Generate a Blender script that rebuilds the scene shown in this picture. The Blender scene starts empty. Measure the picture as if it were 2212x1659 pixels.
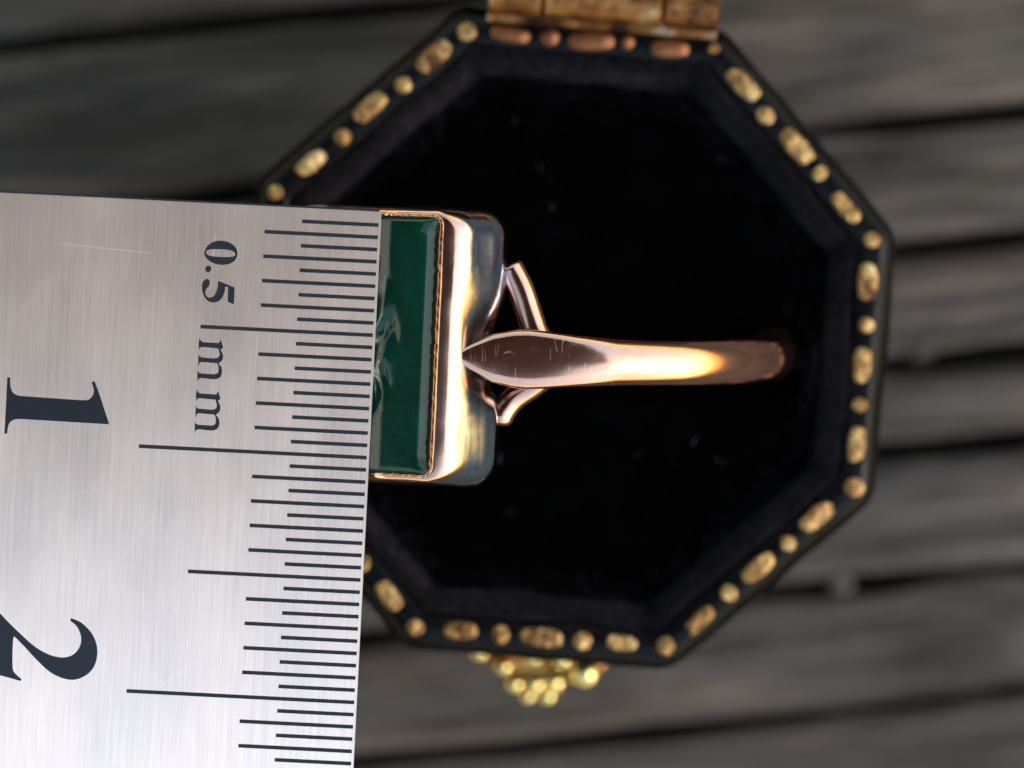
import bpy, math, random
import numpy as np
from mathutils import Vector, Matrix, noise as mnoise

random.seed(7)
rng = np.random.default_rng(7)
S = bpy.context.scene
COL = S.collection
MM = 0.001
DECK = -37.0            # height of the deck top in the working frame (mm); the working frame's zero is the plane of sharp focus
R = math.radians

# ------------------------------------------------------------------ camera, sky, sun, exposure
cd = bpy.data.cameras.new('camera'); cam = bpy.data.objects.new('camera', cd); COL.objects.link(cam)
CAM_H = 220.0
cam.location = (0, 0, (CAM_H - DECK) * MM)
cd.sensor_width = 36.0; cd.lens = 36.0 * CAM_H / 41.42
cd.clip_start = 0.005; cd.clip_end = 200.0
cd.dof.use_dof = True; cd.dof.focus_distance = (CAM_H + 0.2) * MM; cd.dof.aperture_fstop = 31.0
cd.dof.aperture_blades = 0
S.camera = cam

SUN_EL, SUN_AZ = 42.0, -15.0            # elevation; azimuth measured from +X towards +Y
w = bpy.data.worlds.new('World'); S.world = w; w.use_nodes = True
wn = w.node_tree
sky = wn.nodes.new('ShaderNodeTexSky'); sky.sky_type = 'NISHITA'; sky.sun_disc = False
sky.sun_elevation = R(SUN_EL); sky.sun_rotation = R(90.0 - SUN_AZ)
sky.air_density = 3.0; sky.dust_density = 1.5; sky.ozone_density = 2.0
bg = wn.nodes['Background']; bg.inputs['Strength'].default_value = 0.15
wn.links.new(sky.outputs[0], bg.inputs['Color'])
sd = bpy.data.lights.new('sun', 'SUN'); sun = bpy.data.objects.new('sun', sd); COL.objects.link(sun)
sd.energy = 0.6; sd.angle = R(11.5); sd.color = (1.0, 0.985, 0.965)
sv = Vector((math.cos(R(SUN_EL)) * math.cos(R(SUN_AZ)), math.cos(R(SUN_EL)) * math.sin(R(SUN_AZ)), math.sin(R(SUN_EL))))
sun.rotation_euler = sv.to_track_quat('Z', 'Y').to_euler(); sun.location = sv * 2.0
S.view_settings.view_transform = 'Standard'; S.view_settings.look = 'None'
S.view_settings.gamma = 1.0; S.view_settings.exposure = 0.85; S.view_settings.use_curve_mapping = False
S.cycles.max_bounces = 10; S.cycles.sample_clamp_indirect = 8.0

# ------------------------------------------------------------------ helpers
def W(x, y, z): return (x * MM, y * MM, (z - DECK) * MM)
def px(x, y, z=0.0):
    """measured place in the photograph (2212 px wide) taken to a plane at height z -> mm"""
    k = (CAM_H - z) / CAM_H / 53.4
    return ((x - 1106.0) * k, (829.5 - y) * k)

def empty(name, loc, label=None, cat=None, group=None, kind=None, rotz=0.0):
    o = bpy.data.objects.new(name, None); COL.objects.link(o); o.location = loc
    o.rotation_euler = (0, 0, rotz); o.empty_display_size = 0.005
    tag(o, label, cat, group, kind); return o
def tag(o, label=None, cat=None, group=None, kind=None):
    if label: o['label'] = label
    if cat: o['category'] = cat
    if group: o['group'] = group
    if kind: o['kind'] = kind
    return o
def link(name, me, mat=None, parent=None, smooth=True):
    o = bpy.data.objects.new(name, me); COL.objects.link(o)
    if mat is not None and not me.materials: me.materials.append(mat)
    if smooth and me.polygons:
        me.polygons.foreach_set('use_smooth', [True] * len(me.polygons)); me.update()
    if parent is not None: o.parent = parent
    return o
def mesh(name, verts, faces, scale=MM):
    me = bpy.data.meshes.new(name)
    me.from_pydata([(v[0] * scale, v[1] * scale, v[2] * scale) for v in verts], [], faces)
    me.update(); return me
def loft(rings, closed=True, cap0=False, cap1=False, loop=False):
    """rings: list of equally long lists of points"""
    n = len(rings[0]); vs = [p for r in rings for p in r]; fs = []
    m = len(rings)
    for i in range(m if loop else m - 1):
        a, b = i * n, ((i + 1) % m) * n
        for j in range(n if closed else n - 1):
            k = (j + 1) % n
            fs.append((a + j, a + k, b + k, b + j))
    if cap0: fs.append(tuple(reversed(range(n))))
    if cap1: fs.append(tuple(range((m - 1) * n, m * n)))
    return vs, fs
def smoothstep(a, b, x):
    t = min(1.0, max(0.0, (x - a) / (b - a))); return t * t * (3 - 2 * t)
def catmull(pts, n, closed=False):
    P = [Vector(p) for p in pts]; out = []
    m = len(P)
    segs = m if closed else m - 1
    for i in range(segs):
        if closed: p0, p1, p2, p3 = P[i - 1], P[i], P[(i + 1) % m], P[(i + 2) % m]
        else: p0, p1, p2, p3 = P[max(i - 1, 0)], P[i], P[i + 1], P[min(i + 2, m - 1)]
        for k in range(n):
            t = k / n
            out.append(0.5 * ((2 * p1) + (p2 - p0) * t + (2 * p0 - 5 * p1 + 4 * p2 - p3) * t * t + (3 * p1 - p0 - 3 * p2 + p3) * t ** 3))
    if not closed: out.append(P[-1])
    return out
def interp(tab, x):
    xs = [t[0] for t in tab]; ys = [t[1] for t in tab]
    return float(np.interp(x, xs, ys))
def tube(pts, radii, n=16):
    rings = []; up = Vector((0, 0, 1)); m = len(pts)
    for i, p in enumerate(pts):
        t = (Vector(pts[min(i + 1, m - 1)]) - Vector(pts[max(i - 1, 0)])).normalized()
        s = t.cross(up).normalized(); u = s.cross(t)
        rings.append([Vector(p) + radii[i] * (s * math.cos(2 * math.pi * k / n) + u * math.sin(2 * math.pi * k / n)) for k in range(n)])
    return loft(rings, cap0=True, cap1=True)

# ------------------------------------------------------------------ materials
class NT:
    def __init__(s, name):
        s.m = bpy.data.materials.new(name); s.m.use_nodes = True; s.t = s.m.node_tree
        s.b = s.t.nodes['Principled BSDF']; s.out = s.t.nodes['Material Output']
    def n(s, typ, **kw):
        nd = s.t.nodes.new(typ)
        for k, v in kw.items():
            if k.startswith('i_'):
                nd.inputs[k[2:].replace('_', ' ')].default_value = v
            else: setattr(nd, k, v)
        return nd
    def l(s, a, b): s.t.links.new(a, b)
    def set(s, **kw):
        for k, v in kw.items(): s.b.inputs[k.replace('_', ' ')].default_value = v
        return s
    def coords(s, scale=(1, 1, 1), kind='Object', rot=(0, 0, 0), rand=0.0):
        tc = s.n('ShaderNodeTexCoord'); mp = s.n('ShaderNodeMapping')
        mp.inputs['Scale'].default_value = scale; mp.inputs['Rotation'].default_value = rot
        src = tc.outputs[kind]
        if rand:
            oi = s.n('ShaderNodeObjectInfo'); ml = s.n('ShaderNodeVectorMath', operation='MULTIPLY')
            cb = s.n('ShaderNodeCombineXYZ'); s.l(oi.outputs['Random'], cb.inputs[0]); s.l(oi.outputs['Random'], cb.inputs[1])
            s.l(cb.outputs[0], ml.inputs[0]); ml.inputs[1].default_value = (rand, rand * 1.7, 0)
            ad = s.n('ShaderNodeVectorMath', operation='ADD'); s.l(src, ad.inputs[0]); s.l(ml.outputs[0], ad.inputs[1]); src = ad.outputs[0]
        s.l(src, mp.inputs['Vector']); return mp.outputs[0]
    def noise(s, vec, scale, detail=4.0, rough=0.55, dist=0.0):
        nd = s.n('ShaderNodeTexNoise'); nd.inputs['Scale'].default_value = scale; nd.inputs['Detail'].default_value = detail
        nd.inputs['Roughness'].default_value = rough; nd.inputs['Distortion'].default_value = dist
        if vec is not None: s.l(vec, nd.inputs['Vector'])
        return nd.outputs['Fac']
    def ramp(s, fac, stops):
        r = s.n('ShaderNodeValToRGB'); e = r.color_ramp.elements
        while len(e) < len(stops): e.new(0.5)
        for i, (p, c) in enumerate(stops):
            e[i].position = p; e[i].color = (c if len(c) == 4 else (*c, 1)) if hasattr(c, '__len__') else (c, c, c, 1)
        s.l(fac, r.inputs[0]); return r.outputs[0]
    def mix(s, fac, a, b, blend='MIX'):
        m = s.n('ShaderNodeMix', data_type='RGBA', blend_type=blend)
        for sock, v in ((m.inputs['Factor'], fac), (m.inputs['A'], a), (m.inputs['B'], b)): pass
        f, A, B = m.inputs[0], m.inputs[6], m.inputs[7]
        for sock, v in ((f, fac), (A, a), (B, b)):
            if hasattr(v, 'links') or hasattr(v, 'is_linked'): s.l(v, sock)
            elif hasattr(v, '__len__'): sock.default_value = (*v, 1) if len(v) == 3 else v
            else: sock.default_value = v
        return m.outputs[2]
    def math(s, op, a, b=0.0, c=None):
        m = s.n('ShaderNodeMath', operation=op)
        for i, v in enumerate((a, b) + ((c,) if c is not None else ())):
            if hasattr(v, 'is_linked'): s.l(v, m.inputs[i])
            else: m.inputs[i].default_value = v
        return m.outputs[0]
    def bump(s, height, strength, dist):
        b = s.n('ShaderNodeBump'); b.inputs['Strength'].default_value = strength; b.inputs['Distance'].default_value = dist
        s.l(height, b.inputs['Height']); s.l(b.outputs[0], s.b.inputs['Normal']); return b
    def segments(s, vec_xy, segs):
        """soft mask of thin scratch lines; segs: (x0,y0,x1,y1,width,strength) in the units of vec"""
        sp = s.n('ShaderNodeSeparateXYZ'); s.l(vec_xy, sp.inputs[0]); X, Y = sp.outputs[0], sp.outputs[1]
        tot = None
        for x0, y0, x1, y1, wd, st in segs:
            L = math.hypot(x1 - x0, y1 - y0); dx, dy = (x1 - x0) / L, (y1 - y0) / L
            a = s.math('ADD', s.math('MULTIPLY', X, dx), s.math('MULTIPLY_ADD', Y, dy, -(x0 * dx + y0 * dy)))
            d = s.math('ABSOLUTE', s.math('ADD', s.math('MULTIPLY', X, -dy), s.math('MULTIPLY_ADD', Y, dx, x0 * dy - y0 * dx)))
            cl = s.n('ShaderNodeClamp'); s.l(s.math('SUBTRACT', 1.0, s.math('MULTIPLY', d, 1.0 / wd)), cl.inputs[0])
            on = s.math('MULTIPLY', s.math('GREATER_THAN', a, 0.0), s.math('LESS_THAN', a, L))
            v = s.math('MULTIPLY', s.math('MULTIPLY', cl.outputs[0], on), st)
            tot = v if tot is None else s.math('MAXIMUM', tot, v)
        return tot

def mat_wood():
    q = NT('weathered_wood')
    v = q.coords((70, 760, 300), rand=3.0); v2 = q.coords((45, 230, 60), rand=5.0)
    grain = q.noise(v, 1.0, 6, 0.65, 0.6); blot = q.noise(v2, 1.0, 4, 0.6, 0.8)
    fine = q.noise(q.coords((250, 2600, 1500), rand=1.0), 1.0, 3, 0.6, 0.3)
    c = q.ramp(grain, [(0.32, (0.014, 0.011, 0.011)), (0.47, (0.062, 0.050, 0.048)), (0.66, (0.140, 0.117, 0.113))])
    c2 = q.ramp(blot, [(0.3, (0.38, 0.37, 0.42)), (0.5, (0.95, 0.93, 0.93)), (0.7, (1.35, 1.2, 1.06))])
    c = q.mix(1.0, c, c2, 'MULTIPLY')
    c3 = q.ramp(fine, [(0.35, (0.5, 0.5, 0.5)), (0.6, (1.15, 1.15, 1.15))])
    c = q.mix(0.8, c, c3, 'MULTIPLY')
    oi = q.n('ShaderNodeObjectInfo')
    c = q.mix(1.0, c, q.ramp(oi.outputs['Random'], [(0, (0.82, 0.83, 0.86)), (1, (1.12, 1.1, 1.06))]), 'MULTIPLY')
    q.l(c, q.b.inputs['Base Color']); q.set(Roughness=0.8)
    q.bump(q.math('ADD', grain, q.math('MULTIPLY', fine, 0.5)), 0.6, 0.0006)
    return q.m
def mat_plain(name, col, rough=0.5, metal=0.0, **kw):
    q = NT(name); q.set(Base_Color=(*col, 1), Roughness=rough, Metallic=metal, **kw); return q.m
def mat_leather():
    q = NT('black_leather')
    n1 = q.noise(q.coords((900, 900, 900)), 1.0, 4, 0.6); n2 = q.noise(q.coords((160, 160, 160)), 1.0, 4, 0.6)
    c = q.ramp(n2, [(0.4, (0.003, 0.003, 0.004)), (0.62, (0.006, 0.006, 0.007)), (0.74, (0.04, 0.022, 0.014))])
    q.l(c, q.b.inputs['Base Color']); q.l(q.ramp(n1, [(0.3, 0.16), (0.7, 0.3)]), q.b.inputs['Roughness'])
    q.set(Specular_IOR_Level=0.13); q.bump(n1, 0.25, 0.00008); return q.m
def mat_velvet(name, col, sheen, tint):
    q = NT(name); n1 = q.noise(q.coords((500, 500, 500)), 1.0, 5, 0.65)
    n2 = q.noise(q.coords((5000, 5000, 5000)), 1.0, 2, 0.6)
    q.l(q.ramp(n1, [(0.3, tuple(c * 0.5 for c in col)), (0.7, tuple(c * 1.5 for c in col))]), q.b.inputs['Base Color'])
    q.set(Roughness=1.0, Sheen_Weight=sheen, Sheen_Roughness=0.35, Sheen_Tint=(*tint, 1), Specular_IOR_Level=0.0)
    q.bump(q.math('ADD', n1, n2), 0.8, 0.0004); return q.m
def mat_gilt():
    q = NT('gilt_tooling'); n1 = q.noise(q.coords((2600, 2600, 2600), rand=1.0), 1.0, 3, 0.6)
    n2 = q.noise(q.coords((700, 700, 700), rand=1.0), 1.0, 3, 0.6)
    c = q.ramp(n2, [(0.32, (0.10, 0.045, 0.02)), (0.45, (0.34, 0.18, 0.07)), (0.6, (0.48, 0.31, 0.13)), (0.75, (0.72, 0.56, 0.33))])
    q.l(c, q.b.inputs['Base Color']); q.set(Metallic=1.0); q.l(q.ramp(n1, [(0.3, 0.2), (0.7, 0.5)]), q.b.inputs['Roughness'])
    q.bump(n1, 0.9, 0.00025); return q.m
def mat_brass_rust():
    q = NT('rusty_brass'); n1 = q.noise(q.coords((560, 560, 560)), 1.0, 5, 0.65); n2 = q.noise(q.coords((1800, 1800, 1800)), 1.0, 3)
    c = q.ramp(n1, [(0.36, (0.05, 0.022, 0.012)), (0.5, (0.30, 0.12, 0.04)), (0.6, (0.42, 0.22, 0.08)), (0.75, (0.62, 0.6, 0.5))])
    q.l(c, q.b.inputs['Base Color']); q.set(Metallic=0.9); q.l(q.ramp(n2, [(0.3, 0.25), (0.7, 0.55)]), q.b.inputs['Roughness'])
    q.bump(n1, 0.5, 0.0002); return q.m
def mat_rose_gold(tarnish=0.0, scratch=0.0):
    q = NT('rose_gold_tarnished' if tarnish else 'rose_gold_worn' if scratch else 'rose_gold')
    base = (0.86, 0.57, 0.40)
    n0 = q.noise(q.coords((300, 300, 300)), 1.0, 4, 0.6)
    c = q.ramp(n0, [(0.3, (0.78, 0.41, 0.30)), (0.7, (0.90, 0.55, 0.43))])
    if tarnish:
        tc = q.n('ShaderNodeTexCoord'); sp = q.n('ShaderNodeSeparateXYZ'); q.l(tc.outputs['UV'], sp.inputs[0])
        n1 = q.noise(q.coords((330, 330, 330)), 1.0, 5, 0.62, 0.8); n2 = q.noise(q.coords((800, 260, 800)), 1.0, 4, 0.6, 1.5)
        film = q.ramp(n2, [(0.30, (0.36, 0.28, 0.52)), (0.42, (0.34, 0.44, 0.74)), (0.52, (0.44, 0.60, 0.80)), (0.62, (0.60, 0.56, 0.64)), (0.74, (0.74, 0.50, 0.46))])
        msk = q.math('MULTIPLY', q.ramp(n1, [(0.28, 0.0), (0.42, 1.0)]), sp.outputs[0])
        c = q.mix(msk, c, film)
        c = q.mix(q.math('MULTIPLY', sp.outputs[1], q.ramp(n1, [(0.3, 1.0), (0.75, 0.35)])), c, (0.03, 0.03, 0.045))
    q.l(c, q.b.inputs['Base Color']); q.set(Metallic=1.0)
    sc = q.ramp(q.noise(q.coords((2500, 2500, 2500)), 1.0, 3, 0.7), [(0.58, 0.0), (0.85, 0.4)])
    if scratch:
        for rz, seed, th in ((1.2, 0.0, 0.53), (2.0, 3.0, 0.54), (2.6, 8.0, 0.55)):
            hv = q.coords((1700, 170, 300), rot=(0, 0, rz)); hn = q.noise(hv, 1.0, 0, 0.5, 0.0)
            ln = q.ramp(q.math('ABSOLUTE', q.math('SUBTRACT', hn, 0.5)), [(0.0, 1.0), (0.007, 0.0)])
            mk = q.ramp(q.noise(q.coords((1700 + seed * 40, 1700, 1700)), 1.0, 1, 0.4), [(th, 0.0), (th + 0.06, 1.0)])
            sc = q.math('MAXIMUM', sc, q.math('MULTIPLY', q.math('MULTIPLY', ln, mk), 0.6))
        tc = q.n('ShaderNodeTexCoord'); sx = q.n('ShaderNodeSeparateXYZ'); q.l(tc.outputs['Object'], sx.inputs[0])
        sc = q.math('MULTIPLY', sc, q.ramp(q.math('MULTIPLY', sx.outputs[0], 100.0), [(0.4, 1.0), (0.75, 0.12)]))
    q.l(q.math('MULTIPLY_ADD', sc, 0.25, 0.145), q.b.inputs['Roughness'])
    lowf = q.noise(q.coords((420, 420, 420)), 1.0, 2, 0.5)
    q.bump(q.math('ADD', q.math('MULTIPLY', sc, -0.10), q.math('MULTIPLY', lowf, 0.9)), 0.35, 0.00005)
    return q.m
def mat_stone():
    q = NT('green_agate'); n1 = q.noise(q.coords((260, 160, 260)), 1.0, 5, 0.6, 1.0)
    c = q.ramp(n1, [(0.3, (0.000, 0.014, 0.0085)), (0.55, (0.0005, 0.028, 0.018)), (0.8, (0.003, 0.046, 0.03))])
    q.l(c, q.b.inputs['Base Color']); q.set(Roughness=0.14, Specular_IOR_Level=0.55)
    q.bump(q.noise(q.coords((1500, 1500, 1500)), 1.0, 2), 0.08, 0.0001); return q.m
def mat_steel():
    q = NT('brushed_steel')
    st = q.noise(q.coords((14000, 350, 1)), 1.0, 3, 0.6); st2 = q.noise(q.coords((5200, 60, 1)), 1.0, 3, 0.55)
    blot = q.noise(q.coords((210, 120, 1)), 1.0, 3, 0.5)
    c = q.ramp(q.math('ADD', q.math('MULTIPLY', st, 0.6), q.math('MULTIPLY', st2, 0.4)), [(0.34, (0.735, 0.64, 0.63)), (0.66, (0.875, 0.775, 0.765))])
    tc = q.n('ShaderNodeTexCoord'); sc = q.n('ShaderNodeVectorMath', operation='SCALE'); sc.inputs['Scale'].default_value = 1000.0
    q.l(tc.outputs['Object'], sc.inputs[0])
    segs = [(-14.9, -5.5, -11.2, -0.6, 0.018, 0.13), (-15.3, -5.7, -13.6, -4.1, 0.015, 0.1), (-12.9, -1.9, -9.2, -2.1, 0.02, 0.25), (-6.6, -1.2, -6.7, -2.3, 0.02, 0.4),
            (-4.7, -4.7, -4.8, -7.4, 0.015, 0.3), (-14.0, -12.5, -10.5, -11.7, 0.012, 0.25), (-9.9, -14.6, -8.4, -12.6, 0.015, 0.3), (-7.8, -19.5, -4.0, -16.5, 0.012, 0.25)]
    r2 = random.Random(3)
    for _ in range(14):
        x0 = r2.uniform(-15, -0.5); y0 = r2.uniform(-23, -0.5); a = r2.gauss(1.57, 0.5); L = r2.uniform(0.3, 1.6)
        segs.append((x0, y0, x0 + L * math.cos(a), y0 + L * math.sin(a), r2.uniform(0.008, 0.015), r2.uniform(0.08, 0.22)))
    sm = q.segments(sc.outputs[0], segs)
    c = q.mix(sm, c, (0.95, 0.93, 0.9))
    q.l(c, q.b.inputs['Base Color']); q.set(Metallic=1.0)
    ro = q.math('MULTIPLY_ADD', blot, 0.11, 0.23); q.l(q.math('ADD', ro, q.math('MULTIPLY', sm, 0.25)), q.b.inputs['Roughness'])
    q.set(Anisotropic=0.97)
    vt = q.n('ShaderNodeVectorTransform', vector_type='VECTOR', convert_from='OBJECT', convert_to='WORLD'); vt.inputs[0].default_value = (1, 0, 0)
    q.l(vt.outputs[0], q.b.inputs['Tangent'])
    q.bump(q.math('ADD', st, q.math('MULTIPLY', st2, 0.8)), 0.04, 0.00003)
    return q.m

M = dict(wood=mat_wood(), leather=mat_leather(), pad=mat_velvet('black_velvet', (0.0011, 0.0011, 0.0014), 0.004, (0.5, 0.5, 0.8)),
         lip=mat_velvet('navy_velvet', (0.0145, 0.012, 0.0155), 0.14, (0.7, 0.7, 0.9)), gilt=mat_gilt(), brass=mat_brass_rust(),
         gold=mat_rose_gold(0), wgold=mat_rose_gold(0, 1.0), tgold=mat_rose_gold(1), stone=mat_stone(), steel=mat_steel(),
         reflgold=mat_plain('burnished_gold_red_reflection', (0.62, 0.27, 0.17), 0.22, 1.0), rust=mat_plain('rusted_gilt', (0.26, 0.105, 0.05), 0.5, 0.9),
         etch=mat_plain('dark_etched_steel', (0.070, 0.073, 0.082), 0.3, 1.0), ink=mat_plain('black_etch', (0.010, 0.011, 0.014), 0.4), bright=mat_plain('bright_brass', (0.92, 0.72, 0.30), 0.09, 1.0), oldbrass=mat_plain('old_brass', (0.50, 0.25, 0.07), 0.3, 1.0),
         gap=mat_plain('dark_gap_dirt', (0.010, 0.009, 0.008), 0.95), blocker=mat_plain('blocker_brown', (0.60, 0.24, 0.19), 0.8),
         lint=mat_plain('grey_lint', (0.035, 0.035, 0.05), 1.0))

# ------------------------------------------------------------------ deck
deck_root = empty('deck', (0, 0, 0), kind='structure')
link('deck_bed', mesh('deck_bed', [(-2500, -2500, -4), (2500, -2500, -4), (2500, 2500, -4), (-2500, 2500, -4)], [(0, 1, 2, 3)]), M['gap'], deck_root, False)
gaps = [18.3, 10.3, 4.3, -0.9, -5.1, -11.1, -17.0]
up, dn = [], []
g = gaps[0]
while g < 95: g += random.uniform(5.0, 7.6); up.append(g)
g = gaps[-1]
while g > -95: g -= random.uniform(5.0, 7.6); dn.append(g)
gaps = sorted(up + gaps + dn)
ang = R(5.9); ca, sa = math.cos(ang), math.sin(ang)
gw = [random.uniform(0.26, 0.52) for _ in gaps]
for i in range(len(gaps) - 1):
    a0, a1 = gaps[i] + gw[i], gaps[i + 1] - gw[i + 1]
    rings = []; seed = i * 17.3; n = 64; xs = np.linspace(-110, 110, n)
    dz = random.uniform(-0.25, 0.15)
    for x in xs:
        nb = lambda s, f: mnoise.noise(Vector((x * f + seed, s * 9.1 + seed, 0.3)))
        e0 = a0 + 0.42 * nb(1, 0.12) + 0.2 * nb(2, 0.6); e1 = a1 + 0.42 * nb(3, 0.12) + 0.2 * nb(4, 0.6)
        h = dz + 0.12 * nb(5, 0.1)
        prof = [(e0 + 0.05, -3.6), (e0, h - 0.5), (e0 + 0.2, h - 0.14), (e0 + 0.6, h), ((e0 + e1) / 2, h + 0.06 + 0.05 * nb(6, 0.3)), (e1 - 0.6, h), (e1 - 0.2, h - 0.14), (e1, h - 0.5), (e1 - 0.05, -3.6)]
        rings.append([(x, p, z) for p, z in prof])
    vs, fs = loft(rings, closed=False)
    mid = (a0 + a1) / 2
    vs = [(x, y - mid, z) for x, y, z in vs]; fs = [tuple(reversed(f)) for f in fs]
    o = link('plank', mesh('plank', vs, fs), M['wood'], deck_root)
    o.location = (-sa * mid * MM, ca * mid * MM, -0.2 * MM); o.rotation_euler = (0, 0, ang)

# ------------------------------------------------------------------ added boards out of view, no real roof: a dark reflection for the metal
def box_mesh(name, x0, x1, y0, y1, z0, z1):
    v = [(x, y, z) for z in (z0, z1) for y in (y0, y1) for x in (x0, x1)]
    return mesh(name, v, [(0, 2, 3, 1), (4, 5, 7, 6), (0, 1, 5, 4), (2, 6, 7, 3), (0, 4, 6, 2), (1, 3, 7, 5)])
OV = dict(x0=-2600, x1=420, y0=-34, y1=560, z=960)
ov = empty('added_overhead_blocker', (0, 0, OV['z'] * MM), kind='structure')
yy = OV['y0']
while yy < OV['y1']:
    link('blocker_board', box_mesh('blocker_board', OV['x0'], OV['x1'], yy, yy + 96, 0, 18), M['blocker'], ov, False); yy += 100
link('blocker_sheet', box_mesh('blocker_sheet', OV['x0'] - 10, OV['x1'] + 10, OV['y0'] - 2, OV['y1'], 20, 45), M['blocker'], ov, False)

# ------------------------------------------------------------------ ring box
BX, BY = px(1221, 733, -12)
BROT = R(-4.7)
box = empty('ring_box', W(BX, BY, DECK), 'octagonal black leather ring box with gilt dash and dot border, open on the planks', 'ring box', rotz=BROT)
def octo(a, rnd=12.4, seg=4):
    """outline of an octagon with apothem a and softened corners, counter-clockwise"""
    r = max(a - rnd, 0.12); ap = a - r; cr = ap / math.cos(math.pi / 8); out = []
    for k in range(8):
        c = math.pi / 8 + k * math.pi / 4
        for j in range(seg + 1):
            t = c - math.pi / 8 + (math.pi / 4) * j / seg
            out.append((cr * math.cos(c) + r * math.cos(t), cr * math.sin(c) + r * math.sin(t)))
    return out
def octo_loft(profile, seg=4, sub=6):
    rings = []
    for a, z in profile:
        o = octo(a, seg=seg); pts = []
        m = len(o)
        for i in range(m):
            p, q = o[i], o[(i + 1) % m]
            k = sub if i % (seg + 1) == seg else 1
            for j in range(k): pts.append((p[0] + (q[0] - p[0]) * j / k, p[1] + (q[1] - p[1]) * j / k, z - DECK))
        rings.append(pts)
    return rings
prof = [(12.9, DECK + 0.05), (13.1, DECK + 0.4), (13.2, -30), (13.3, -17), (13.45, -15.2), (13.6, -14.2), (13.72, -13.6), (13.77, -13.1), (13.74, -12.66), (13.62, -12.42), (13.46, -12.26), (13.3, -12.12), (13.16, -12.03), (12.95, -11.98), (12.35, -12.0), (12.12, -12.12), (12.05, -12.5), (12.05, -15.5)]
def wob(rings, amp, f):
    out = []
    for r in rings:
        out.append([(x + amp * mnoise.noise(Vector((x * f, y * f, z * f))), y + amp * mnoise.noise(Vector((x * f + 7, y * f, z * f))), z + amp * mnoise.noise(Vector((x * f, y * f + 5, z * f)))) for x, y, z in r])
    return out
vs, fs = loft(wob(octo_loft(prof), 0.10, 0.6), cap0=True)
link('case', mesh('case', vs, fs), M['leather'], box)
lipprof = [(12.14, -13.0), (12.10, -12.3), (11.95, -12.08), (11.75, -12.12), (11.5, -12.4), (11.25, -12.85), (11.0, -13.3), (10.6, -13.7)]
rl = wob(wob(octo_loft(lipprof, sub=14), 0.10, 1.1), 0.22, 0.35)
vs, fs = loft(rl); link('velvet_lip', mesh('velvet_lip', vs, fs), M['lip'], box)
# pad with the slot that holds the ring
padrings = []
for f in np.linspace(0.0, 1.0, 34)[1:]:
    a = 10.98 * f; pts = []
    for (x, y, _) in octo_loft([(max(a, 0.2), 0)], sub=10)[0]:
        z = -13.3 + 0.1 * smoothstep(0.9, 1.0, f)
        slot = math.exp(-((y + 0.6) / 0.9) ** 2) * smoothstep(1.0, 0.97, f) * smoothstep(-11.5, -10.5, x) * smoothstep(11.3, 10.6, x)
        z -= 2.2 * slot
        z += 0.16 * mnoise.noise(Vector((x * 0.7, y * 0.7, 3.1)))
        pts.append((x, y, z - DECK))
    padrings.append(pts)
vs, fs = loft(padrings); fs.append(tuple(range(len(padrings[0]))))
link('velvet_pad', mesh('velvet_pad', vs, [tuple(f) for f in fs]), M['pad'], box)

# short velvet pile standing on the lip, and lint on the pad
def pile(name, pts, L, spread, mat, wd=0.02):
    vs = []; fs = []
    for p in pts:
        d = Vector((random.gauss(0, spread), random.gauss(0, spread), 1.0)).normalized(); sd_ = d.cross(Vector((random.gauss(0, 1), random.gauss(0, 1), 0.1))).normalized()
        k = len(vs); l_ = L * random.uniform(0.6, 1.3); p = Vector(p)
        vs += [p - sd_ * wd, p + sd_ * wd, p + d * l_]; fs.append((k, k + 1, k + 2))
    o = link(name, mesh(name, vs, fs), mat, box, False); o['kind'] = 'stuff'; return o
lp = []
nr = len(rl[0])
for _ in range(36000):
    i = random.uniform(1.2, 6.2); j = random.randrange(nr); f = random.random(); a = int(i); g_ = i - a
    p = Vector(rl[a][j]).lerp(Vector(rl[a][(j + 1) % nr]), f); q_ = Vector(rl[a + 1][j]).lerp(Vector(rl[a + 1][(j + 1) % nr]), f); lp.append(p.lerp(q_, g_))
for _ in range(9000):
    a = random.uniform(0, 2 * math.pi); k_ = math.floor(a / (math.pi / 4) + 0.5) * math.pi / 4; ap_ = 11.1 - abs(random.gauss(0, 0.45)); r_ = ap_ / math.cos(a - k_)
    lp.append((r_ * math.cos(a), r_ * math.sin(a), -13.35 - DECK))
pile('velvet_pile', lp, 0.38, 0.9, M['lip'])
pp = []
for _ in range(16000):
    a = random.uniform(0, 2 * math.pi); r_ = 10.8 * math.sqrt(random.random()); pp.append((r_ * math.cos(a), r_ * math.sin(a), -13.4 - DECK))
pile('velvet_nap', pp, 0.4, 0.9, M['pad'])
lt = []
for _ in range(30):
    a = random.uniform(0, 2 * math.pi); r_ = 10.2 * math.sqrt(random.random()); c0 = (r_ * math.cos(a), r_ * math.sin(a), -13.1 - DECK)
    for _ in range(random.choice((1, 1, 2, 4))): lt.append((c0[0] + random.gauss(0, 0.1), c0[1] + random.gauss(0, 0.1), c0[2]))
pile('lint', lt, 0.35, 2.0, M['lint'], 0.03)

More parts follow.
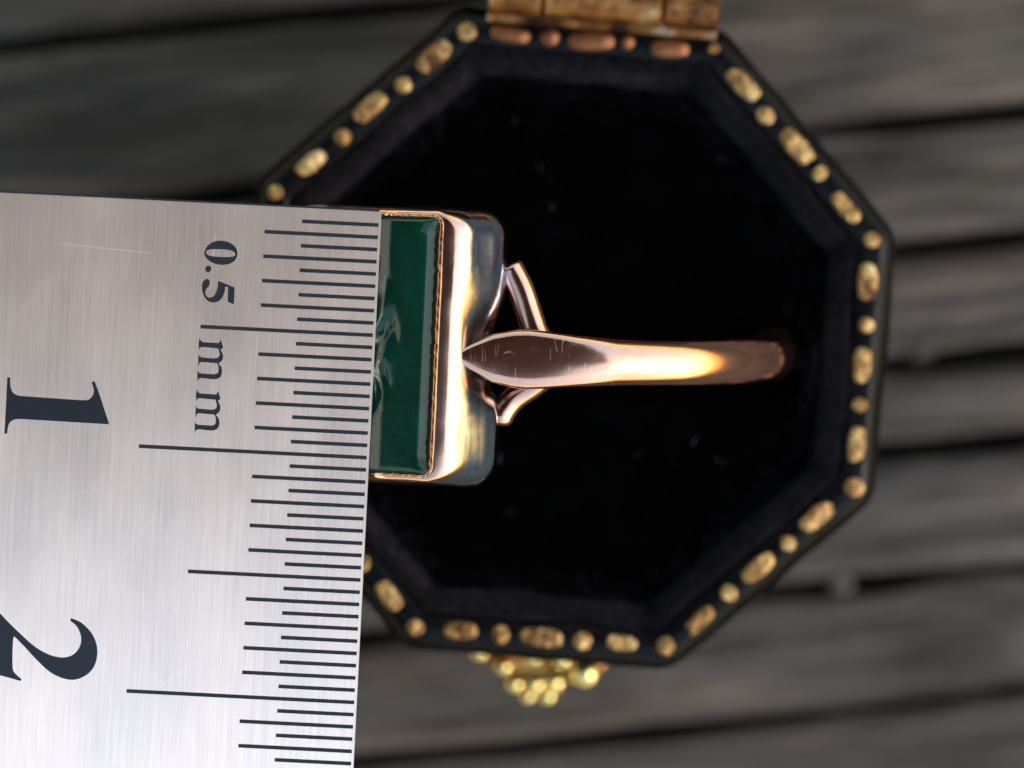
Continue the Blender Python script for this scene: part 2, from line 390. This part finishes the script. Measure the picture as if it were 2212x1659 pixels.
# gilt tooling: dash dot dash dot dash on each side and a dot on each corner
def bead_mesh(name, L, wd, h, seed):
    nu, nv = 30, 8; rings = []
    for j in range(nv + 1):
        t = (j / (nv + 0.4)) * math.pi / 2; ring = []
        for i in range(nu):
            a = 2 * math.pi * i / nu; c, s_ = math.cos(a), math.sin(a)
            core = (L - wd) / 2 * max(-1.0, min(1.0, c * 1.6)) * (0.35 + 0.65 * math.cos(t))
            k = math.cos(t) * wd / 2
            x, y = core + k * c, k * s_
            n1 = mnoise.noise(Vector((x * 2.6 + seed * 3.7, y * 2.6, seed * 1.3))); n2 = mnoise.noise(Vector((x * 5.5 + seed, y * 5.5, seed * 2.1)))
            e = 1 + 0.08 * n1
            ring.append((x * e, y * e, 0.03 + h * math.sin(t) + (0.03 * n1 + 0.025 * n2) * math.sin(t)))
        rings.append(ring)
    vs, fs = loft(rings, cap1=True); return mesh(name, vs, fs)
dash_me = [bead_mesh('gilt_dash', 1.78, 0.80, 0.10, 10 + k) for k in range(9)]
dot_me = [bead_mesh('gilt_dot', 0.80, 0.80, 0.11, 30 + k) for k in range(7)]
rust_me = [bead_mesh('gilt_dash', 1.9, 0.8, 0.2, 50 + k) for k in range(2)] + [bead_mesh('gilt_dot', 0.8, 0.8, 0.22, 60)]
for me in dash_me + dot_me: me.materials.append(M['gilt'])
for me in rust_me: me.materials.append(M['rust'])
AD = 12.76; cr = AD / math.cos(math.pi / 8); cnt = 0
for k in range(8):
    a0, a1 = -math.pi / 8 + k * math.pi / 4, math.pi / 8 + k * math.pi / 4
    p0 = Vector((cr * math.cos(a0), cr * math.sin(a0))); p1 = Vector((cr * math.cos(a1), cr * math.sin(a1)))
    for t, isdash in ((0.0, 0), (0.175, 1), (0.338, 0), (0.5, 1), (0.662, 0), (0.825, 1)):
        p = p0.lerp(p1, t); d = p1 - p0
        me = random.choice(dash_me if isdash else dot_me)
        if k == 2 and 0.1 < t < 0.9: me = (rust_me[random.randint(0, 1)] if isdash else rust_me[2])
        o = link('gilt_dash' if isdash else 'gilt_dot', me, None, box)
        o.location = (p.x * MM, p.y * MM, (-12.05 - DECK + random.uniform(-0.01, 0.03)) * MM)
        o.rotation_euler = (random.gauss(0, 0.03), random.gauss(0, 0.03), math.atan2(d.y, d.x) + random.gauss(0, 0.05) + (math.pi if random.random() < 0.5 else 0))
        o.location.x += random.gauss(0, 0.06) * MM; o.location.y += random.gauss(0, 0.06) * MM
        s = random.uniform(0.84, 1.06); o.scale = (s * random.uniform(0.85, 1.08), s, 1)
# brass hinge
hg = empty('hinge', (0, 0, 0)); hg.parent = box
def hz(z): return z - DECK
hinge_c = 0.45
link('hinge_leaf', box_mesh('hinge_leaf', hinge_c - 4.9, hinge_c + 4.9, 13.26, 14.4, hz(-12.1), hz(-11.72)), M['brass'], hg, False)
HA, HZ, HR = 14.5, -11.2, 0.98
for x0, x1 in ((-4.9, -2.62), (-2.5, 2.5), (2.62, 4.9)):
    n = 28; rings = []
    for x, r in ((x0, HR - 0.12), (x0 + 0.08, HR), (x1 - 0.08, HR), (x1, HR - 0.12)):
        rings.append([(hinge_c + x, HA + r * math.cos(2 * math.pi * j / n), hz(HZ) + r * math.sin(2 * math.pi * j / n)) for j in range(n)])
    vs, fs = loft(rings, cap0=True, cap1=True); link('knuckle', mesh('knuckle', vs, fs), M['brass'], hg, False)
n = 16
vs, fs = loft([[(hinge_c + x, HA + 0.5 * math.cos(2 * math.pi * j / n), hz(HZ) + 0.5 * math.sin(2 * math.pi * j / n)) for j in range(n)] for x in (-4.8, 4.8)], cap0=True, cap1=True)
link('pin', mesh('pin', vs, fs), M['brass'], hg)
# open lid, standing up behind the hinge
lid_prof = [(0.3, 9.6), (9.5, 9.6), (12.4, 9.0), (13.3, 7.4), (13.7, 3), (13.75, 0.6), (13.5, 0.05), (12.3, 0.0), (12.05, 0.2), (12.0, 6.5), (11.0, 7.8), (0.3, 8.2)]
rings = octo_loft([(a, z + DECK) for a, z in lid_prof])
rings = [[(x, y - HA, z + 0.6) for x, y, z in r] for r in rings]
vs, fs = loft(rings, cap0=True, cap1=True)
lid = link('lid', mesh('lid', vs, fs), M['leather'], box)
lid.location = (0, HA * MM, hz(HZ) * MM); lid.rotation_euler = (-R(172), 0, 0)
# push-button clasp: scalloped fan of brass with beads, on the front wall
CZL = -22.0
cl = empty('clasp', (0, 0, 0)); cl.parent = box
def box_local(x, y, z):
    X, Y = px(x, y, z); X -= BX; Y -= BY; c, s_ = math.cos(-BROT), math.sin(-BROT)
    return (X * c - Y * s_, X * s_ + Y * c, z - DECK)
plate_px = [(1015, 1398), (1300, 1420), (1290, 1455), (1230, 1475), (1205, 1505), (1160, 1515), (1130, 1500), (1105, 1478), (1075, 1445), (1030, 1420)]
pl = catmull([box_local(x, y, CZL) for x, y in plate_px], 4, closed=True)
cpt = sum(pl, Vector()) / len(pl); rings = []
for k, dz in ((0.8, -1.2), (0.97, -1.0), (1.0, -0.5), (0.97, -0.1), (0.85, 0.0), (0.8, -0.25), (0.3, -0.35)):
    rings.append([cpt + (p - cpt) * k * (1 + 0.035 * math.sin(i * 1.9)) + Vector((0, 0, dz)) for i, p in enumerate(pl)])
vs, fs = loft([list(reversed(r)) for r in rings], cap0=True, cap1=True); link('fan_plate', mesh('fan_plate', vs, fs), M['oldbrass'], cl)
def sphere(r, nu=16, nv=10):
    rings = [[(r * math.sin(math.pi * j / nv) * math.cos(2 * math.pi * i / nu), r * math.sin(math.pi * j / nv) * math.sin(2 * math.pi * i / nu), -r * math.cos(math.pi * j / nv)) for i in range(nu)] for j in range(1, nv)]
    return loft(rings, cap0=True, cap1=True)
bead_me = mesh('bead', *sphere(0.45)); bead_me.materials.append(M['bright'])
for bx_, by_, r_ in ((1036, 1408, 0.95), (1088, 1440, 0.85), (1112, 1478, 0.9), (1156, 1478, 0.95), (1197, 1474, 1.05), (1262, 1455, 1.5), (1140, 1504, 0.75), (1182, 1504, 0.85), (1152, 1420, 0.85), (1214, 1424, 1.0)):
    o = link('bead', bead_me, None, cl); b_ = box_local(bx_, by_, CZL); o.location = (b_[0] * MM, b_[1] * MM, (b_[2] + 0.1) * MM); o.scale = (r_, r_, r_ * 0.85)

# ------------------------------------------------------------------ ring
RROT = R(-2.6)
CX, CZ = 0.9, -13.5
ring_root = empty('signet_ring', W(0, 0, -25.0), 'rose gold signet ring set with a dark green stone, standing in black velvet', 'ring', rotz=RROT)
def rl_(x, y, z): return (x, y, z + 25.0)
H0 = 1.38                                  # lateral centre of the head
def head(u, wv, v):                        # head frame -> ring frame (tilted 30 degrees to the left)
    return rl_(CX + 0.866 * u - 0.5 * v, H0 + wv, CZ + 0.5 * u + 0.866 * v)
def rrect(a, b, r, seg=8, sub=10):
    r = min(r, a * 0.98, b * 0.98); out = []
    cs = [(a - r, b - r, 0), (-(a - r), b - r, 90), (-(a - r), -(b - r), 180), (a - r, -(b - r), 270)]
    arcs = [[(cx + r * math.cos(R(t0 + 90 * j / seg)), cy + r * math.sin(R(t0 + 90 * j / seg))) for j in range(seg + 1)] for cx, cy, t0 in cs]
    for i in range(4):
        out += arcs[i]
        p, q = arcs[i][-1], arcs[(i + 1) % 4][0]
        out += [(p[0] + (q[0] - p[0]) * j / sub, p[1] + (q[1] - p[1]) * j / sub) for j in range(1, sub)]
    return out
# bezel wall (u offset, v, tarnish)
bz = [(-0.25, 12.9, 0), (-0.22, 13.85, 0), (-0.1, 14.0, 0), (0.10, 13.98, 0), (0.28, 13.89, 0), (0.46, 13.72, 0.0), (0.60, 13.50, 0.45), (0.70, 13.26, 0.85), (0.80, 12.92, 1.0), (0.92, 12.45, 1.0), (1.06, 11.9, 1), (1.16, 11.3, 1), (1.12, 10.75, 0.9), (0.9, 10.45, 0.6), (-0.5, 10.3, 0.3), (-2.0, 10.3, 0)]
rings = []; tarn = []
for o, v, tz in bz:
    r = rrect(3.55 + o, 5.42 + (0.24 * o if o > 0 else o), 0.45 + 0.75 * max(o, 0), sub=16)
    rr_ = []
    for (u, wv) in r:
        # the wall pulls in around the shoulder, and dips below it
        k = smoothstep(2.6, 0.4, abs(wv - (-0.35))) * smoothstep(13.2, 11.6, v) * (1 if u > 2 else 0)
        j = 0.03 * mnoise.noise(Vector((u * 1.1, wv * 1.1, v * 1.3))); ju = (0.10 * mnoise.noise(Vector((wv * 0.42 + 3.3, v * 1.1, 7.0))) if o > 0.2 and u > 2 else 0)
        rr_.append(head(u - 0.4 * k + j + ju, wv + j, v))
        tarn.append((tz, smoothstep(3.6, 1.1, abs(wv - (-0.1))) * smoothstep(13.25, 12.3, v) * (1 if u > 2 else 0)))
    rings.append(rr_)
vs, fs = loft(rings, cap1=True); me = mesh('bezel', vs, fs)
uv = me.uv_layers.new(name='UVMap')
for lp in me.loops: uv.data[lp.index].uv = tarn[lp.vertex_index]
bez = link('bezel', me, M['tgold'], ring_root)
# burnished, slightly ragged inner lip; the red it mirrors is put into its colour
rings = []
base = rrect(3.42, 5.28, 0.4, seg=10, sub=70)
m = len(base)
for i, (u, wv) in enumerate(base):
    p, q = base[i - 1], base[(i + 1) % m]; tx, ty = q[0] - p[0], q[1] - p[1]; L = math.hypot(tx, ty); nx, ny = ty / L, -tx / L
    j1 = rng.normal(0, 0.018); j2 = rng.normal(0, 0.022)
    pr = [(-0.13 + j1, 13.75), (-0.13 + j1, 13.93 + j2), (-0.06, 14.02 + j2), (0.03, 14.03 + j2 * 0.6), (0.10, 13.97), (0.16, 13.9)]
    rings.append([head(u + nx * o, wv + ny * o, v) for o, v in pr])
vs, fs = loft(rings, closed=False, loop=True); link('bezel_lip', mesh('bezel_lip', vs, fs), M['reflgold'], bez)
# stone: table with a cut design, a chamfer around it
SA, SB = 3.34, 5.22
nu, nw = 96, 140; verts = []; faces = []
def fbm(x, y, s): return mnoise.fractal(Vector((x, y, s)), 1.0, 2.0, 4)
for i in range(nu + 1):
    for j in range(nw + 1):
        u = -SA + 2 * SA * i / nu; wv = -SB + 2 * SB * j / nw
        dw = SB - abs(wv); v = 14.2                                # wide chamfer on the long sides, a small one on the ends
        d = SA - abs(u) + 0.35 * smoothstep(0.7, 0.0, dw)
        if dw < 0.16: v -= 1.1 * (0.16 - dw)
        if d < 0.58: v -= 0.02 + 1.02 * (0.58 - d)
        elif d < 0.72: v -= 0.04
        msk = smoothstep(1.0, 0.6, math.hypot((u + 0.45) / 2.45, wv / 4.6))
        wx = u + 0.5 * mnoise.noise(Vector((u * 0.8, wv * 0.8, 9.0))); wy = wv + 0.7 * mnoise.noise(Vector((u * 0.7, wv * 0.7, 4.0)))
        sw = mnoise.noise(Vector((wx * 1.0, wy * 0.8, 2.0))) + 0.15 * mnoise.noise(Vector((wx * 2.8, wy * 2.2, 5.0)))
        v -= msk * 0.2 * sw
        verts.append(head(u, wv, v))
for i in range(nu):
    for j in range(nw):
        a = i * (nw + 1) + j; faces.append((a, a + nw + 1, a + nw + 2, a + 1))
st = link('stone', mesh('stone', verts, faces), M['stone'], ring_root)
# shank: right half measured, left half mirrored about the head axis
path = [(-2.25, 0.10), (-1.0, 0.0), (0.6, -0.15), (2.2, -0.31), (3.5, -0.5), (4.3, -0.68), (5.2, -1.02), (6.4, -1.56), (7.4, -2.12), (8.3, -2.84), (9.3, -3.88), (10.3, -5.2), (11.2, -6.95), (11.7, -9.0), (11.9, -10.2), (11.93, -12.5)]
for t in range(-4, -61, -8): path.append((CX + 11.0 * math.cos(R(t)), CZ + 11.0 * math.sin(R(t))))
P = [p.to_2d() for p in catmull([(a, b, 0) for a, b in path], 8)]
ax = Vector((-0.5, 0.866)); c2 = Vector((CX, CZ))
def mirror(p): d = p - c2; al = d.dot(ax); return c2 + 2 * al * ax - d
full = P + [mirror(p) for p in reversed(P[:-1])]
wid = [(-2.25, 0.10), (-2.0, 0.62), (-1.7, 1.05), (-1.2, 1.6), (-0.8, 1.98), (0.0, 2.36), (0.6, 2.44), (1.2, 2.36), (2.6, 2.14), (4.5, 1.98), (6.8, 1.90), (12, 1.98)]
rings = []; nP = len(P); nS = 36
for i, p in enumerate(full):
    src = P[i] if i < nP else P[2 * nP - 2 - i]
    onarc = (i if i < nP else 2 * nP - 2 - i)
    wd = interp(wid, src.x) if onarc < 80 else 1.98
    a, b = full[max(i - 1, 0)], full[min(i + 1, len(full) - 1)]
    t = (b - a).normalized(); nrm = Vector((-t.y, t.x))
    if nrm.dot(p - c2) < 0: nrm = -nrm
    flat = smoothstep(4.6, 0.5, src.x) if onarc < 80 else 0
    pw = 2.3 + 5.0 * flat; th = 0.85 * min(1.0, 0.35 + wd / 2.2)
    # lean of the hoop: lateral centre follows depth
    yc = 1.02 + 0.072 * min(13.0, max(0.0, -p.y))
    ring = []; ro = 0.045 * flat; cro, sro = math.cos(ro), math.sin(ro)
    for k in range(nS):
        ph = 2 * math.pi * k / nS; c, s = math.cos(ph), math.sin(ph)
        yl = (wd / 2) * math.copysign(abs(c) ** (2 / pw), c); vl = th * math.copysign(abs(s) ** (2 / pw), s) - th
        yl, vl = yl * cro, vl - yl * sro
        q = p + nrm * vl
        ring.append(rl_(q.x, yc + yl, q.y))
    rings.append(ring)
vs, fs = loft(rings, cap0=True, cap1=True)
link('shank', mesh('shank', vs, fs), M['wgold'], ring_root)
# gallery wires beside each shoulder
def wire(pts, r, mir=False):
    pts = catmull(pts, 6); m = len(pts)
    if mir:
        q = []
        for p in pts:
            e = mirror(Vector((p.x, p.z))); q.append(Vector((e.x, p.y, e.y)))
        pts = q
    rad = [r * (0.4, 0.72, 0.92, 1)[min(3, i, m - 1 - i)] for i in range(m)]
    vs, fs = tube([Vector(rl_(*p)) for p in pts], rad); link('gallery_wire', mesh('gallery_wire', vs, fs), M['gold'], ring_root)
for mir in (False, True):
    wire([(1.6, 1.2, -1.9), (0.98, 1.95, -2.1), (0.63, 2.75, -2.2), (0.25, 3.75, -2.25), (-0.15, 4.5, -2.3), (-0.38, 4.85, -2.3)], 0.58, mir)
    wire([(1.7, 0.7, -2.0), (0.9, 0.0, -2.3), (0.15, -0.55, -2.4), (-0.28, -1.1, -2.4), (-0.5, -1.7, -2.4)], 0.54, mir)

# ------------------------------------------------------------------ steel rule, laid across the stone
RZ = -0.35                                          # top face
cxm, cym = px(822, 460, RZ)
rule = empty('steel_ruler', W(cxm, cym, RZ - 0.5), 'brushed steel ruler with etched millimetre scale laid across the green stone', 'ruler', rotz=R(-2.9))
RW, RL = 19.0, 150.0                                # width, length
cr_, sr_ = math.cos(R(2.9)), math.sin(R(2.9))
def src_to_rule(sx, sy):                            # photograph pixels (3552 wide) -> ruler frame
    x, y = px(sx * 2212 / 3552, sy * 2212 / 3552, RZ); x -= cxm; y -= cym
    return (x * cr_ - y * sr_, x * sr_ + y * cr_)
def trace(ox, oy, sc, pts, smooth=True, n=5):
    """pts in zoom pixels; a third value 1 marks a sharp corner"""
    runs = []; P2 = [(ox + p[0] / sc, oy + p[1] / sc) for p in pts]; crn = [len(p) > 2 for p in pts]
    m = len(pts); out = []
    for i in range(m):
        p0, p1, p2, p3 = P2[i - 1], P2[i], P2[(i + 1) % m], P2[(i + 2) % m]
        c1, c2_ = crn[i], crn[(i + 1) % m]
        if c1 and c2_: out.append(p1); continue
        if c1: p0 = p1
        if c2_: p3 = p2
        for k in range(n):
            t = k / n
            out.append(tuple(0.5 * (2 * p1[d] + (p2[d] - p0[d]) * t + (2 * p0[d] - 5 * p1[d] + 4 * p2[d] - p3[d]) * t * t + (3 * p1[d] - p0[d] - 3 * p2[d] + p3[d]) * t ** 3) for d in (0, 1)))
    return [src_to_rule(*p) for p in out]
glyphs = {}
z1 = 5.53
glyphs['numeral_one'] = [trace(0, 1280, z1, [(140, 160, 1), (195, 160, 1), (203, 340), (250, 450), (340, 505), (470, 522, 1), (1560, 598, 1), (1690, 590), (1770, 520), (1800, 410), (1755, 250, 1), (1815, 235, 1), (1900, 460, 1), (2095, 1060, 1), (460, 962, 1), (330, 960), (235, 990), (170, 1060), (135, 1240, 1), (85, 1240, 1)])]
glyphs['numeral_two'] = [trace(0, 2100, z1, [(-520, 1, 1), (-350, -140, 1), (-230, -80), (0, 150), (200, 360), (420, 570), (650, 775), (900, 925), (1150, 995), (1350, 970), (1480, 870), (1550, 720), (1545, 560), (1470, 400), (1340, 290, 1), (1370, 245, 1), (1560, 330), (1750, 520), (1850, 740), (1865, 960), (1800, 1180), (1650, 1340), (1430, 1425), (1200, 1395), (950, 1270), (700, 1040), (450, 770), (300, 620), (262, 610), (245, 800), (240, 1100), (265, 1270), (415, 1415, 1), (390, 1450, 1), (150, 1380, 1), (-520, 1210, 1)])]
z3 = 6.636
glyphs['numeral_zero'] = [trace(660, 820, z3, [(325, 370), (400, 210), (560, 115), (720, 100), (900, 140), (1040, 250), (1085, 390), (1050, 520), (930, 620), (740, 655), (560, 625), (410, 540), (340, 450)]),
                          trace(660, 820, z3, [(365, 375), (430, 305), (690, 295), (940, 325), (1030, 385), (1010, 455), (870, 475), (640, 468), (440, 440)])]
glyphs['decimal_point'] = [trace(660, 820, z3, [(345, 745), (370, 690), (420, 675), (470, 700), (482, 748), (465, 800), (410, 822), (360, 800)])]
glyphs['numeral_five'] = [trace(660, 820, z3, [(270, 1130), (300, 1030), (370, 980), (430, 1000), (450, 1060), (420, 1150), (360, 1230), (350, 1310), (385, 1385), (450, 1410), (540, 1370), (600, 1270), (630, 1150), (640, 1035, 1), (690, 1040, 1), (870, 1115, 1), (1020, 1175, 1), (1005, 1560, 1), (960, 1545, 1), (860, 1500, 1), (870, 1165, 1), (800, 1155, 1), (790, 1260), (740, 1400), (650, 1490), (520, 1520), (400, 1480), (320, 1380), (280, 1260)])]
z4 = 4.484
m1 = [(232, 100, 1), (262, 150), (290, 165, 1), (530, 180, 1), (548, 160), (565, 120, 1), (602, 255, 1), (560, 275, 1), (597, 360), (590, 440), (530, 495, 1), (575, 560), (583, 640), (560, 705), (510, 735), (450, 742, 1), (260, 722, 1), (225, 735), (200, 772, 1), (200, 600, 1), (225, 640), (265, 652, 1), (450, 665, 1), (510, 650), (530, 590), (510, 500), (450, 488, 1), (265, 472, 1), (235, 490), (210, 548, 1), (218, 350, 1), (240, 390), (275, 402, 1), (460, 418, 1), (520, 405), (545, 350), (520, 262, 1), (275, 238, 1), (245, 250), (228, 290, 1), (218, 200, 1)]
glyphs['letter_m'] = [trace(640, 1150, z4, m1, n=3)]
glyphs['letter_m.'] = [trace(640, 1150, z4, [(p[0] - 42, p[1] + 798) + tuple(p[2:]) for p in m1], n=3)]

ticks = []
for k in range(1, 101):
    y = -0.4965 * k; L = 9.24 if k % 20 == 0 else 7.0 if k % 10 == 0 else 4.6 if k % 2 == 0 else 3.1
    h = 0.077; ticks.append([(-0.06 - L, y - h), (-0.06, y - h), (-0.06, y + h), (-0.06 - L, y + h)])
def filled(name, loops, half):
    cu = bpy.data.curves.new(name, 'CURVE'); cu.dimensions = '2D'; cu.fill_mode = 'BOTH'; cu.extrude = half * MM
    for lp in loops:
        sp = cu.splines.new('POLY'); sp.points.add(len(lp) - 1); sp.use_cyclic_u = True
        for i, p in enumerate(lp): sp.points[i].co = (p[0] * MM, p[1] * MM, 0, 1)
    ob = bpy.data.objects.new(name, cu); COL.objects.link(ob)
    dg = bpy.context.evaluated_depsgraph_get(); dg.update()
    me = bpy.data.meshes.new_from_object(ob.evaluated_get(dg)); me.name = name
    bpy.data.objects.remove(ob); bpy.data.curves.remove(cu); return me
SH = 0.045                                           # depth of the etching
outline = [(-RW, 0.0), (-RW, -RL), (0, -RL), (0, 0.0)]
body = [(-RW + .02, -.02), (-RW + .02, -RL + .02), (-.02, -RL + .02), (-.02, -.02)]
face = link('blade_face', filled('blade_face', [outline] + ticks + [l for gl in glyphs.values() for l in gl], SH), M['steel'], rule, False)
face.location = (0, 0, (0.5 - SH) * MM)
link('blade', box_mesh('blade', -RW - 0.04, 0.04, -RL, 0.05, 0.0, 0.5 - 2 * SH - 0.001), M['steel'], rule, False)
link('sheared_edge', box_mesh('sheared_edge', -RW - 0.02, -0.05, 0.052, 0.13, 0.02, 0.44), M['ink'], rule, False)
for t in ticks:
    x0, y0 = t[0]; x1, y1 = t[2]
    link('tick_mark', box_mesh('tick_mark', x0 + .003, x1 - .003, y0 + .003, y1 - .003, 0.5 - 2 * SH, 0.5 - 0.9 * SH), M['ink'], rule, False)
for nm, loops in glyphs.items():
    o = link(nm.rstrip('.'), filled(nm, loops, SH * 0.5), M['etch' if nm in ('numeral_one', 'numeral_two') else 'ink'], rule, False); o.location = (0, 0, (0.5 - SH * 1.5) * MM)

# ------------------------------------------------------------------ small debris
def chip(x, y, z, L, wd, a, seed, label):
    rr = random.Random(seed); rings = []
    for j, (f, zz) in enumerate(((0.7, -0.3), (1, 0), (0.75, 0.3), (0.3, 0.42))):
        rings.append([(L * f * math.cos(t) * rr.uniform(.8, 1.1), wd * f * math.sin(t) * rr.uniform(.8, 1.1), zz) for t in [2 * math.pi * k / 9 for k in range(9)]])
    vs, fs = loft(rings, cap0=True, cap1=True); o = link('wood_chip', mesh('wood_chip', vs, fs), M['wood'], None)
    o.location = W(x, y, z); o.rotation_euler = (0, 0, a)
    tag(o, label, 'wood chip', 'wood chips caught in the plank gaps')
x, y = px(1987, 763, DECK); chip(x, y, DECK - 0.5, 0.75, 0.5, 0.2, 1, 'small grey wood chip caught in the plank gap beside the box')
x, y = px(1817, 1262, DECK); chip(x, y, DECK - 0.7, 0.7, 0.55, 0.1, 2, 'small grey wood chip bridging the plank gap off the lower box corner')
